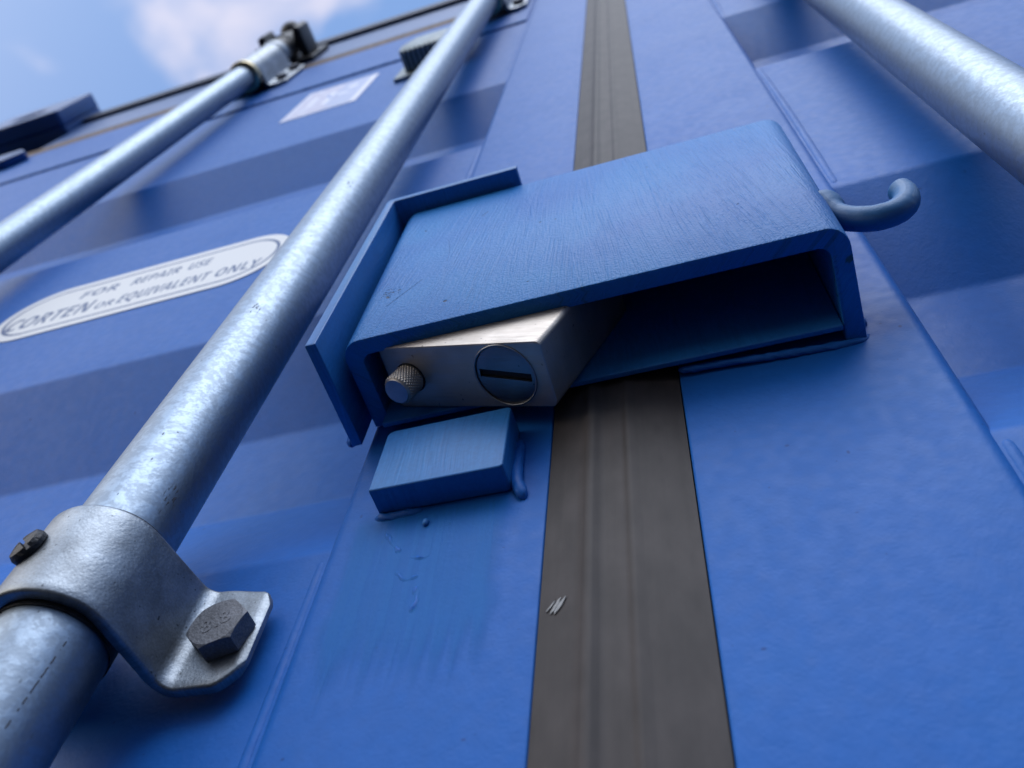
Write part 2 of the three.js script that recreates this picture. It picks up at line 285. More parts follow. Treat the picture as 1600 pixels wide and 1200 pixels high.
// ------------------------------------------------------------------ container body (header, roof lip, corner casting)
const XL = -1.254, XR = 1.184, TOP = 1.70, BOT = -0.73, LEN = 6.0;
{
  const c = thing('shipping_container', [0, -0.85, 0], 'blue shipping container body above the doors, with tan seam line and dark corner casting', 'container');
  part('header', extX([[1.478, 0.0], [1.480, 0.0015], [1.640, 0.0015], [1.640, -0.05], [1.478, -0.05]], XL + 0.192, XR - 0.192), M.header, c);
  part('roof_lip', extX(roundCorners([[1.640, 0.009], [1.690, 0.009], [1.690, -0.06], [1.640, -0.06]], 0.002, 3), XL + 0.192, XR - 0.192), M.underside, c);
  part('seam_sealant', extX(roundCorners([[1.440, -0.012], [1.440, -0.001], [1.477, 0.002], [1.477, -0.012]], [0, 0.001, 0.001, 0], 3), XL + 0.07, XR - 0.07), M.rust, c);
  part('roof_panel', box(XL + 0.01, XR - 0.01, 1.66, 1.688, -LEN, -0.062, 0.002), M.header, c);
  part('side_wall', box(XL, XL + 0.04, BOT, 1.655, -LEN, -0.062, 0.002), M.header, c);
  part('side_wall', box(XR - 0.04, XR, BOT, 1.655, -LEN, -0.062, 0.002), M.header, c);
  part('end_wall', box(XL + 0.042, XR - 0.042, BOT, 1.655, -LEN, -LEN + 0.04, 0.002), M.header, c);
  part('floor_frame', box(XL, XR, BOT - 0.12, BOT - 0.002, -LEN, -0.002, 0.003), M.header, c);
  for (const s of [0, 1]) {
    const x0 = s ? XR - 0.07 : XL, x1 = s ? XR : XL + 0.068;
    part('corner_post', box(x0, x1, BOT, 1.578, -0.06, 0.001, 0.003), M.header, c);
    // casting: a thick hollow block with an oval hole in its face and underside, proud of the doors
    const cx0 = s ? XR - 0.19 : XL - 0.002, cx1 = s ? XR + 0.002 : XL + 0.190;
    const outline = roundCorners([[cx0, 1.580], [cx1, 1.580], [cx1, 1.722], [cx0, 1.722]], 0.008, 5), sh = shapeOf(outline);
    const hole = new THREE.Path(); hole.absellipse((cx0 + cx1) / 2, 1.641, 0.04, 0.03, 0, Math.PI * 2, true); sh.holes.push(hole);
    const g = extrude(sh, 0.03, 0.004, 3); g.translate(0, 0, 0.015);
    const back = extZ(outline, -0.12, 0.0148); 
    part('corner_casting', mergeGeometries([crease(g), back]), M.header, c);
  }
}

// ------------------------------------------------------------------ doors
const STILE_L = -0.143, GAS_L = -0.0622, GAS_R = -0.0146, STILE_R = 0.0745;
const CREST = -0.0015, DEPTH = 0.030;
function panelProfile() {                          // (y, z) from bottom to top: crests at the face, valleys 30 mm behind
  const pts = [[BOT, CREST]];
  const P = 0.471;
  for (let k = -2; k <= 1; k++) {                  // valley k lies between crest top y0 and next crest bottom
    const t = 0.697 + (k - 0) * P;                // crest top
    if (t < BOT + 0.05) continue;
    if (k === 1) break;
    pts.push([t, CREST], [t + 0.072, CREST - DEPTH], [t + 0.137, CREST - DEPTH], [t + 0.211, CREST]);
  }
  pts.push([1.425, CREST]);
  return pts;
}
function corrugated(x0, x1) {
  const front = roundCorners(panelProfile(), 0.012, 6, false), back = front.map(([y, z]) => [y, z - 0.004]).reverse();
  return extX([...front, ...back], x0, x1);
}
function crestRanges() { return [[-0.034 - 0.471, 0.226 - 0.471], [-0.034, 0.226], [0.437, 0.697], [0.908, 1.24]]; }

const doorL = thing('container_door', [-0.65, BOT, 0], 'blue corrugated left container door with two galvanised lock rods and stickers', 'container door');
const doorR = thing('container_door', [0.63, BOT, 0], 'blue corrugated right container door with the rubber centre gasket on its edge', 'container door');
{
  const W = XL + 0.072;
  // left door
  part('door_frame', extY(roundCorners([[STILE_L, -0.045], [STILE_L, 0], [GAS_L - 0.0004, 0], [GAS_L - 0.0004, -0.045]], [0, 0.006, 0.001, 0], 6), BOT, 1.436), M.door, doorL);
  part('door_frame', extY(roundCorners([[W, -0.045], [W, 0], [W + 0.06, 0], [W + 0.06, -0.045]], [0, 0.003, 0.006, 0], 6), BOT, 1.436), M.door, doorL);
  part('corrugated_panel', corrugated(W + 0.055, STILE_L + 0.0035), M.door, doorL);
  part('top_rail', box(W + 0.061, STILE_L - 0.001, 1.243, 1.436, -0.04, 0.0008, 0.0007), M.door, doorL);
  part('weld_seam', lumpyTube([[W + 0.062, 1.2405, -0.0012], [-0.6, 1.2408, -0.0012], [STILE_L - 0.002, 1.2405, -0.0012]], 0.0024, 0.3, 3, 8), M.door, doorL);
  crestRanges().slice(1).forEach(([a, b], i) => part('weld_seam', lumpyTube([[STILE_L - 0.0004, a + 0.004, -0.0022], [STILE_L - 0.0007, (a + b) / 2, -0.0018], [STILE_L - 0.0004, b - 0.004, -0.0022]], 0.0018, 0.05, 10 + i, 12, 0.5), M.door, doorL));
  // right door
  part('door_frame', extY(roundCorners([[GAS_R + 0.0004, -0.045], [GAS_R + 0.0004, 0], [STILE_R, 0], [STILE_R, -0.045]], [0, 0.001, 0.006, 0], 8), BOT, 1.436), M.door, doorR);
  const WR = XR - 0.072;
  part('door_frame', extY(roundCorners([[WR - 0.06, -0.045], [WR - 0.06, 0], [WR, 0], [WR, -0.045]], [0, 0.006, 0.003, 0], 6), BOT, 1.436), M.door, doorR);
  part('corrugated_panel', corrugated(STILE_R - 0.0035, WR - 0.055), M.door, doorR);
  part('top_rail', box(STILE_R + 0.001, WR - 0.061, 1.243, 1.436, -0.04, 0.0008, 0.0007), M.door, doorR);
  crestRanges().slice(1).forEach(([a, b], i) => part('weld_seam', lumpyTube([[STILE_R + 0.0006, a + 0.004, -0.0022], [STILE_R + 0.0012, (a + b) / 2, -0.0018], [STILE_R + 0.0006, b - 0.004, -0.0022]], 0.0022, 0.05, 30 + i, 12, 0.5), M.door, doorR));
  // gasket between the two leaves
  const top = roundCorners([[GAS_L, 0.0005], [-0.0505, 0.0026], [-0.0474, 0.0047], [-0.0432, 0.0026], [-0.0362, 0.0027], [-0.0342, 0.0035], [-0.0308, 0.0025], [GAS_R, -0.0008]], [0, 0.012, 0.004, 0.006, 0.004, 0.003, 0.010, 0], 8, false);
  const gp = [[GAS_L, -0.03], ...top, [GAS_R, -0.03]];
  const gk = part('gasket', extY(gp, BOT, 1.436), M.rubber, doorR); gk.userData.label = 'dark grey rubber gasket strip with a white scuff';
  // white scuff on the rubber
  const sc = [];
  for (const [cx, cy, len, wid, ang] of [[-0.0572, 0.1795, 0.0056, 0.0010, 1.05], [-0.0558, 0.1794, 0.0058, 0.0013, 1.0], [-0.0586, 0.1800, 0.0040, 0.0005, 0.9]]) {
    const pts = []; for (let k = 0; k < 18; k++) { const a = k / 18 * Math.PI * 2, r = 0.8 + 0.4 * hash(k, 3, cx * 1e5); pts.push([Math.cos(a) * len / 2 * r, Math.sin(a) * wid / 2 * r]); }
    const g = extrude(shapeOf(pts), 0.00025, 0); g.rotateZ(ang); g.rotateY(-0.194); g.translate(cx, cy, 0.0005 + (cx - GAS_L) * 0.1966 + 0.00008); sc.push(g);
  }
  part('paint_scuff', mergeGeometries(sc), M.white, doorR, gk);
  // hinge lugs on the outer edge of the left door
  for (const y of [1.375, 0.45]) {
    const h = extZ(roundCorners([[-1.215, y], [-1.06, y], [-1.035, y + 0.03], [-1.06, y + 0.06], [-1.215, y + 0.06]], 0.008, 4), 0.0015, 0.016, 0.002);
    part('hinge', h, M.header, doorL);
  }
}

// repainted brush patch on the left stile (a coat of paint with ragged bristle ends)
{
  const w = 256, h = 512, cv = new Uint8Array(w * h * 4);
  for (let j = 0; j < h; j++) for (let i = 0; i < w; i++) {
    const u = i / w, v = j / h;                       // v = 0 bottom
    const br = fbm(u * 34 + v * 2, v * 1.2, 64, 64, 4, 201), end = fbm(u * 28, 0.5, 64, 64, 3, 207), side = fbm(v * 6, 3.3, 64, 64, 3, 203);
    let a = smooth(0.10 + 0.45 * end * (0.5 + u * 0.2), 0.30 + 0.45 * end * 0.7, v) * smooth(0.02 + 0.10 * side, 0.09 + 0.10 * side, u) * smooth(0.99 - 0.12 * side, 0.90 - 0.14 * side, u) * smooth(1, 0.93, v);
    a *= 0.40 + 0.14 * smooth(0.3, 0.65, br);
    const o = (j * w + i) * 4; cv[o] = cv[o + 1] = cv[o + 2] = clamp(a) * 255; cv[o + 3] = 255;
  }
  const t = new THREE.DataTexture(cv, w, h, THREE.RGBAFormat); t.magFilter = THREE.LinearFilter; t.minFilter = THREE.LinearFilter; t.needsUpdate = true;
  M.patch = new THREE.MeshPhysicalMaterial({ color: L(0.014, 0.178, 0.55), roughness: 0.5, specularIntensity: 0.35, alphaMap: t, transparent: true });
  const g = new THREE.PlaneGeometry(0.070, 0.105); g.translate(-0.1045, 0.187, 0.0004);
  part('paint_patch', g, M.patch, doorL, doorL, false);
}

// ------------------------------------------------------------------ stickers
function canvasTex(w, h, draw) { const c = document.createElement('canvas'); c.width = w; c.height = h; const x = c.getContext('2d'); draw(x, w, h); const t = new THREE.CanvasTexture(c); t.colorSpace = THREE.SRGBColorSpace; t.anisotropy = 8; return t; }
function planarUV(g, x0, x1, y0, y1) { const p = g.attributes.position, uv = new Float32Array(p.count * 2); for (let i = 0; i < p.count; i++) { uv[2 * i] = (p.getX(i) - x0) / (x1 - x0); uv[2 * i + 1] = (p.getY(i) - y0) / (y1 - y0); } g.setAttribute('uv', new THREE.BufferAttribute(uv, 2)); return g; }
{
  const x0 = -0.518, x1 = -0.272, y0 = 0.5275, y1 = 0.6125;
  const W = 1480, H = 512, sx = W / (x1 - x0), sy = H / (y1 - y0);
  const tex = canvasTex(W, H, (c) => {
    const px = (x) => (x - x0) * sx, py = (y) => (y1 - y) * sy;
    c.fillStyle = '#dcdddd'; c.fillRect(0, 0, W, H);
    const pill = (m) => { const r = (y1 - y0) / 2 - m; c.beginPath(); c.roundRect(px(x0 + m), py(y1 - m), (x1 - x0 - 2 * m) * sx, (y1 - y0 - 2 * m) * sy, r * sy); };
    c.strokeStyle = '#2a4677'; c.lineWidth = 0.0026 * sy; pill(0.0088); c.stroke();
    c.fillStyle = '#2a4677'; c.textBaseline = 'alphabetic';
    const line = (s, xa, xb, base, cap, gap = 0) => {
      const size = cap * sy / 0.714; c.save(); c.font = `bold ${size}px sans-serif`; const w = c.measureText(s).width; c.translate(px(xa), py(base)); c.scale((xb - xa) * sx / w, 1); c.fillText(s, 0, 0); c.restore();
    };
    line('FOR', -0.4545, -0.4195, 0.5795, 0.0125); line('REPAIR', -0.4085, -0.3655, 0.5795, 0.0125); line('USE', -0.3595, -0.3395, 0.5795, 0.0125);
    line('CORTEN', -0.5035, -0.4265, 0.5475, 0.0195); line('OR', -0.4235, -0.4065, 0.5475, 0.0105); line('EQUIVALENT', -0.4045, -0.3285, 0.5475, 0.0145); line('ONLY', -0.3240, -0.2885, 0.5475, 0.0145);
  });
  const g = extZ(roundCorners([[x0, y0], [x1, y0], [x1, y1], [x0, y1]], 0.0423, 20), CREST + 0.0001, CREST + 0.0006);
  planarUV(g, x0, x1, y0, y1);
  const s = thing('repair_sticker', [(x0 + x1) / 2, y0, CREST], 'white pill-shaped sticker with blue outline and repair steel wording on the left door', 'sticker');
  part('sticker_film', g, mat({ map: tex, roughness: 0.45 }), s, s, false);
}
{
  const x0 = -0.444, x1 = -0.343, y0 = 1.052, y1 = 1.192, W = 512, H = 710;
  const tex = canvasTex(W, H, (c) => {
    c.fillStyle = '#aeb9da'; c.fillRect(0, 0, W, H);
    c.fillStyle = '#c9cbe0'; c.fillRect(0, 0, W * 0.52, H);
    c.fillStyle = '#b9b6cf'; for (let k = 0; k < 60; k++) c.fillRect(hash(k, 1) * W * 0.5, hash(k, 2) * H, 20 + 60 * hash(k, 3), 10 + 40 * hash(k, 4));
    c.fillStyle = '#e4e6f2'; c.fillRect(0, 0, W, 14); c.fillRect(0, H - 14, W, 14); c.fillRect(0, 0, 14, H); c.fillRect(W - 46, 0, 46, H);
    c.fillRect(W * 0.44, H * 0.33, 42, H * 0.40); c.fillRect(W * 0.2, H * 0.3, 30, H * 0.36);
    c.beginPath(); c.ellipse(W * 0.68, H * 0.50, 60, 34, 0.5, 0, 7); c.fill(); c.beginPath(); c.ellipse(W * 0.72, H * 0.27, 34, 44, 0.4, 0, 7); c.fill();
    c.strokeStyle = '#7f99cf'; c.lineWidth = 22; c.beginPath(); c.arc(W * 0.62, H * 0.42, 92, 0.6, 3.4); c.stroke();
  });
  const g = box(x0, x1, y0, y1, CREST + 0.0001, CREST + 0.0006, 0.0002, 1); planarUV(g, x0, x1, y0, y1);
  const s = thing('faded_sticker', [(x0 + x1) / 2, y0, CREST], 'faded pale lilac rectangular sticker with a worn mark below the vent', 'sticker');
  part('sticker_film', g, mat({ map: tex, roughness: 0.5 }), s, s, false);
}

// ------------------------------------------------------------------ vent
{
  const x0 = -0.286, x1 = -0.222, y0 = 1.098, y1 = 1.235;
  const v = thing('vent_cover', [(x0 + x1) / 2, y0, 0], 'grey green slotted vent cover half hidden behind the middle lock rod', 'vent');
  part('base_plate', box(x0 - 0.013, x1 + 0.008, y0 - 0.016, y1 + 0.003, CREST, 0.0035, 0.001), M.ventPlastic, v);
  // hood with a sloped front, closed below, slats over a black plate
  const side = [[y0 + 0.003, 0.0036], [y0 + 0.003, 0.029], [y0 + 0.022, 0.031], [y1 - 0.02, 0.024], [y1, 0.006], [y1, 0.0036]];
  part('hood', extX(roundCorners(side, [0, 0.001, 0.002, 0.006, 0.002, 0], 4), x0, x1, 0.001), M.ventPlastic, v);
  for (let k = 0; k < 13; k++) { const x = x0 + 0.004 + k * 0.0062; if (x + 0.003 > x1) break; part('slat', box(x, x + 0.0030, y0 - 0.003, y0 + 0.0045, 0.0046, 0.0285, 0.0004, 1), M.ventPlastic, v); }
  part('slot_shade_plate', box(x0 + 0.001, x1 - 0.001, y0 + 0.0018, y0 + 0.004, 0.004, 0.0282, 0.0003, 1), M.blackSteel, v);  // black plate, the shade between the slats put into its colour
}

// ------------------------------------------------------------------ lock rods
const ROD_R = 0.017, ROD_Z = 0.029, ROD_X = [-0.2011, 0.1394, -0.580];
const rodLabels = ['galvanised lock rod left of the lock box, held by the lower bracket', 'thick looking galvanised lock rod at the upper right, right of the hook', 'galvanised lock rod at the far left, ending in a bracket under the sky'];
ROD_X.forEach((x, i) => {
  const r = thing('lock_rod', [x, BOT, ROD_Z], rodLabels[i], 'lock rod', 'vertical lock rods on the doors');
  const g = new THREE.CylinderGeometry(ROD_R, ROD_R, 1.505 - BOT, 72, 160, false); const uv = g.attributes.uv;
  for (let k = 0; k < uv.count; k++) uv.setXY(k, uv.getX(k) * 0.1068 + i * 0.031, uv.getY(k) * (1.505 - BOT) + i * 0.077);
  g.translate(x, (1.505 + BOT) / 2, ROD_Z); part('tube', g, M.galv, r, r, false);
  if (i === 0) for (const [a0, a1, y0, y1, kind] of [[24, 34, 0.130, 0.1605, 0], [34, 70, 0.514, 0.529, 1], [55, 75, 0.342, 0.357, 1], [8, 30, 0.214, 0.232, 1]]) {
    const w = 96, h = 192, px = new Uint8Array(w * h * 4);
    for (let q = 0; q < h; q++) for (let k = 0; k < w; k++) {
      const U = k / w, V = q / h; let al;
      if (kind) al = smooth(0.60, 0.74, fbm(U * 9, V * 7, 64, 64, 4, 610 + Math.round(a0))) * smooth(0.5, 0.25, Math.hypot(U - 0.5, V - 0.5));
      else al = smooth(0.10, 0.04, Math.abs(U - lerp(0.36, 0.64, V) + 0.05 * (vnoise(V * 30, 1, 64, 64, 5) - 0.5))) * smooth(0.42, 0.58, vnoise(V * 34, 7, 64, 64, 6));
      const o = (q * w + k) * 4; px[o] = px[o + 1] = px[o + 2] = al * 200; px[o + 3] = 255;
    }
    const tx = new THREE.DataTexture(px, w, h, THREE.RGBAFormat); tx.magFilter = tx.minFilter = THREE.LinearFilter; tx.needsUpdate = true;
    const mg = new THREE.CylinderGeometry(ROD_R + 0.00006, ROD_R + 0.00006, y1 - y0, 12, 1, true, THREE.MathUtils.degToRad(90 - a1), THREE.MathUtils.degToRad(a1 - a0)); mg.translate(x, (y0 + y1) / 2, ROD_Z);
    part('scuff_mark', mg, mat({ color: L(0.05, 0.05, 0.06), roughness: 0.7, alphaMap: tx, transparent: true }), r, r, false);
  }
  // cam at the top
  const cam = []; const c1 = new THREE.CylinderGeometry(0.0215, 0.0215, 0.05, 32); c1.translate(x, 1.51, ROD_Z); cam.push(c1.toNonIndexed());
  const ball = new THREE.SphereGeometry(0.021, 24, 16); ball.translate(x - 0.006, 1.605, ROD_Z + 0.012); cam.push(ball.toNonIndexed());
  const neck = new THREE.CylinderGeometry(0.015, 0.02, 0.08, 24); neck.translate(x, 1.56, ROD_Z + 0.004); cam.push(neck.toNonIndexed());
  part('cam', mergeGeometries(cam), M.blackSteel, r, r);
});
// keeper on the header that the far rod's cam hooks into
{
  const x = ROD_X[2], k = thing('cam_keeper', [x, 1.5, 0.002], 'black horned cam keeper on the header above the far left lock rod', 'keeper');
  part('base_plate', box(x - 0.045, x + 0.05, 1.50, 1.60, 0.002, 0.010, 0.002), M.blackSteel, k);
  for (const s of [-1, 1]) { const g = extY(roundCorners([[0, 0], [0.014, 0], [0.012, 0.045], [0.002, 0.050], [-0.004, 0.030]].map(([a, b]) => [x + s * (a + 0.026), 0.010 + b]), 0.003, 4), 1.52, 1.575, 0.002); part('horn', g, M.blackSteel, k); }
}

// ------------------------------------------------------------------ rod brackets
// a pressed plate that arches over the rod and ends in two bolted feet
function bracketSheet(ax, yLo, yHi, t, footPlan) {
  const R = 0.0216, P = [ax + 0.0262, 0.0075];                   // bend between foot and web
  const dx = P[0] - ax, dz = P[1] - ROD_Z, dist = Math.hypot(dx, dz), a0 = Math.atan2(dz, dx), off = Math.acos(R / dist), aT = a0 + off;   // tangent angle on the arch
  const right = [];
  for (let k = 0; k <= 22; k++) { const a = lerp(Math.PI / 2, aT, k / 22); right.push([ax + R * Math.cos(a), ROD_Z + R * Math.sin(a)]); }
  const tail = roundCorners([right[right.length - 1], P, [ax + 0.0500, 0.0066]], 0.0055, 9, false).slice(1);
  const first = right[right.length - 1], web = [];
  for (let k = 1; k < 6; k++) web.push([lerp(first[0], tail[0][0], k / 6), lerp(first[1], tail[0][1], k / 6)]);
  const foot = [], e0 = tail[tail.length - 2], e1 = tail[tail.length - 1]; for (let k = 1; k <= 12; k++) foot.push([lerp(e0[0], e1[0], k / 12), lerp(e0[1], e1[1], k / 12)]);
  const half = [...right, ...web, ...tail.slice(0, -1), ...foot];
  const prof = [...half.slice(1).reverse().map(([x, z]) => [2 * ax - x, z]), ...half];
  const n = prof.length, V = 14, e = 0.0011, pos = [], idx = [];
  const ringLen = 2 * (V + 1) + 2 * 3;
  for (let i = 0; i < n; i++) {
    const a = prof[Math.max(0, i - 1)], b = prof[Math.min(n - 1, i + 1)], l = Math.hypot(b[0] - a[0], b[1] - a[1]);
    const nx = -(b[1] - a[1]) / l, nz = (b[0] - a[0]) / l, sgn = nz >= 0 || true ? 1 : -1;
    const X = Math.abs(prof[i][0] - ax); let [lo, hi] = footPlan(X);
    // shrink at the very end to round the rim
    const end = Math.min(i, n - 1 - i), pin = end === 0 ? 1 : 0;
    const ring = [];
    const pt = (y, d) => ring.push([prof[i][0] - nx * d * sgn, y, prof[i][1] - nz * d * sgn]);
    const d0 = pin ? e : 0, d1 = pin ? t - e : t; if (pin) { lo += e; hi -= e; }
    for (let k = 0; k <= V; k++) pt(lerp(lo + e, hi - e, k / V), d0);
    pt(hi - e * 0.29, d0 + e * 0.29); pt(hi, d0 + e); pt(hi - e * 0.2, d1 - e * 0.4);
    for (let k = V; k >= 0; k--) pt(lerp(lo + e, hi - e, k / V), d1);
    pt(lo + e * 0.2, d1 - e * 0.4); pt(lo, d0 + e); pt(lo + e * 0.29, d0 + e * 0.29);
    for (const q of ring) pos.push(...q);
  }
  for (let i = 0; i < n - 1; i++) for (let k = 0; k < ringLen; k++) { const a = i * ringLen + k, b = i * ringLen + (k + 1) % ringLen, c = a + ringLen, d = b + ringLen; idx.push(a, b, c, b, d, c); }
  for (const i of [0, n - 1]) { const base = i * ringLen; for (let k = 1; k < ringLen - 1; k++) i ? idx.push(base, base + k, base + k + 1) : idx.push(base, base + k + 1, base + k); }
  const g = new THREE.BufferGeometry(); g.setAttribute('position', new THREE.Float32BufferAttribute(pos, 3)); g.setIndex(idx);
  const uv = [], arc = [0]; for (let i = 1; i < n; i++) arc.push(arc[i - 1] + Math.hypot(prof[i][0] - prof[i - 1][0], prof[i][1] - prof[i - 1][1]));
  for (let i = 0; i < n; i++) for (let k = 0; k < ringLen; k++) uv.push(arc[i], pos[(i * ringLen + k) * 3 + 1]);
  g.setAttribute('uv', new THREE.Float32BufferAttribute(uv, 2));
  return crease(g, 0.9);
}
const font = await new FontLoader().loadAsync('fonts/droid/droid_sans_bold.typeface.json');
function hexBolt(root, x, y, z, r, h, turn, mark) {
  const pts = []; for (let k = 0; k < 6; k++) pts.push([r * Math.cos(turn + k * Math.PI / 3), r * Math.sin(turn + k * Math.PI / 3)]);
  const hex = new Brush(extrude(shapeOf(pts), h, 0));
  // chamfer: keep what lies inside a flat cone
  const prof = [new THREE.Vector2(0, -0.001), new THREE.Vector2(r * 1.02, -0.001), new THREE.Vector2(r * 1.02, h - r * 0.10), new THREE.Vector2(r * 0.89, h), new THREE.Vector2(0, h + 0.00005)];
  const outer = new THREE.LatheGeometry([new THREE.Vector2(r * 0.875, h + 0.003), new THREE.Vector2(r * 0.875, h - 0.0), new THREE.Vector2(r * 1.4, h - r * 0.26), new THREE.Vector2(r * 1.4, h + 0.003), new THREE.Vector2(r * 0.875, h + 0.003)], 48); outer.rotateX(Math.PI / 2);
  const ev = new Evaluator(); ev.attributes = ['position', 'normal']; ev.useGroups = false;
  for (const q of ['uv']) { hex.geometry.deleteAttribute(q); outer.deleteAttribute(q); }
  let g;
  try { const cut = new Brush(outer); hex.updateMatrixWorld(); cut.updateMatrixWorld(); g = crease(ev.evaluate(hex, cut, SUBTRACTION).geometry.clone(), 0.4); } catch (err) { g = crease(hex.geometry, 0.4); }
  for (const n of Object.keys(g.attributes)) if (n !== 'position' && n !== 'normal') g.deleteAttribute(n);
  g.translate(x, y, z); const b = part('bolt', g, M.darkSteel, root);
  if (mark) {
    const tg = new TextGeometry(mark, { font, size: r * 0.52, depth: 0.00022, curveSegments: 3, bevelEnabled: false }); tg.center(); tg.rotateZ(0.5); tg.translate(x, y, z + h + 0.00005);
    part('head_marking', tg.index ? tg.toNonIndexed() : tg, M.darkSteel, root, b);
  }
  return b;
}
function slotScrew(root, x, y, z, dir, r) {                      // cross-slotted head on the arch
  const head = new THREE.LatheGeometry([[0, 0], [r, 0], [r * 1.02, r * 0.25], [r * 0.9, r * 0.5], [r * 0.5, r * 0.62], [0, r * 0.66]].map(([a, b]) => new THREE.Vector2(a, b)), 32);
  const ev = new Evaluator(); ev.attributes = ['position', 'normal']; ev.useGroups = false; head.deleteAttribute('uv');
  let A = new Brush(mergeVertices(head)); A.updateMatrixWorld();
  for (const a of [0.5, 0.5 + Math.PI / 2]) { const bx = new THREE.BoxGeometry(r * 2.4, r * 0.8, r * 0.22); bx.deleteAttribute('uv'); const s = new Brush(bx); s.position.y = r * 0.72; s.rotation.y = a; s.updateMatrixWorld(); A = ev.evaluate(A, s, SUBTRACTION); A.updateMatrixWorld(); }
  const g = crease(A.geometry.clone(), 0.5); for (const n of Object.keys(g.attributes)) if (n !== 'position' && n !== 'normal') g.deleteAttribute(n);
  const m = new THREE.Matrix4().makeRotationFromQuaternion(new THREE.Quaternion().setFromUnitVectors(new THREE.Vector3(0, 1, 0), new THREE.Vector3(...dir).normalize())); g.applyMatrix4(m); g.translate(x, y, z);
  return part('screw', g, M.blackSteel, root);
}
{
  const ax = ROD_X[0], b = thing('rod_bracket', [ax, 0.166, 0], 'large galvanised rod bracket with grey hex bolt in the lower left foreground', 'bracket');
  const plan = (X) => {                                         // y extent against the distance from the rod axis
    let lo = lerp(0.1682, 0.1642, smooth(0.018, 0.030, X)), hi = lerp(0.2058, 0.2045, smooth(0.018, 0.030, X)) ;
    const q = X - 0.0425; if (q > 0) lo += q * q * 55 + q * 0.55;
    const c = X - 0.0465; if (c > 0) hi -= Math.pow(c / 0.0035, 2) * 0.003; hi -= 0.003 * smooth(0.03, 0.05, X);
    return [lo, hi];
  };
  part('strap', bracketSheet(ax, 0.168, 0.208, 0.0042, plan), M.cast, b, b, false);
  hexBolt(b, ax + 0.0398, 0.1832, 0.0070, 0.0100, 0.0066, 0.30, '8.8');
  hexBolt(b, ax - 0.0398, 0.1835, 0.0070, 0.0094, 0.0062, 0.10, '8.8');
  const an = 1.92; slotScrew(b, ax + 0.0214 * Math.cos(an), 0.1885, ROD_Z + 0.0214 * Math.sin(an), [Math.cos(an), 0, Math.sin(an)], 0.0060);
  // liner between strap and rod
  const lin = new THREE.CylinderGeometry(0.01745, 0.01745, 0.0425, 64, 1, true); lin.translate(ax, 0.1880, ROD_Z); part('liner', lin, M.blackSteel, b);
}
const topBracket = (ax, label) => {
  const b = thing('rod_bracket', [ax, 1.33, 0], label, 'bracket', 'rod brackets at the top of the doors');
  const plan = (X) => { const lo = 1.335 + 0.012 * smooth(0.038, 0.048, X), hi = 1.462 - 0.012 * smooth(0.038, 0.048, X); return [lo, hi]; };
  part('strap', bracketSheet(ax, 1.335, 1.462, 0.0042, plan), M.cast, b, b, false);
  for (const y of [1.368, 1.432]) for (const s of [-1, 1]) hexBolt(b, ax + s * 0.038, y, 0.007, 0.0088, 0.006, 0.4 + s);
  const an = 2.2; for (const y of [1.36, 1.44]) slotScrew(b, ax + 0.0214 * Math.cos(an), y, ROD_Z + 0.0214 * Math.sin(an), [Math.cos(an), 0, Math.sin(an)], 0.0046);
  const c = new THREE.LatheGeometry([[0.0172, -0.012], [0.0225, -0.012], [0.0235, -0.009], [0.0235, 0.0], [0.0172, 0.0]].map(([a, q]) => new THREE.Vector2(a, q)), 40); c.translate(ax, 1.334, ROD_Z); part('collar', c.toNonIndexed(), M.brass, b);
  const d = new THREE.LatheGeometry([[0.0172, 0], [0.0215, 0], [0.0235, 0.012], [0.0205, 0.030], [0.0172, 0.030]].map(([a, q]) => new THREE.Vector2(a, q)), 40); d.translate(ax, 1.464, ROD_Z); part('collar', d.toNonIndexed(), M.cast, b);
  return b;
};
topBracket(ROD_X[2], 'small far bracket with brass ring at the top of the far left lock rod');
topBracket(ROD_X[0], 'rod bracket at the top edge of the picture on the middle lock rod');

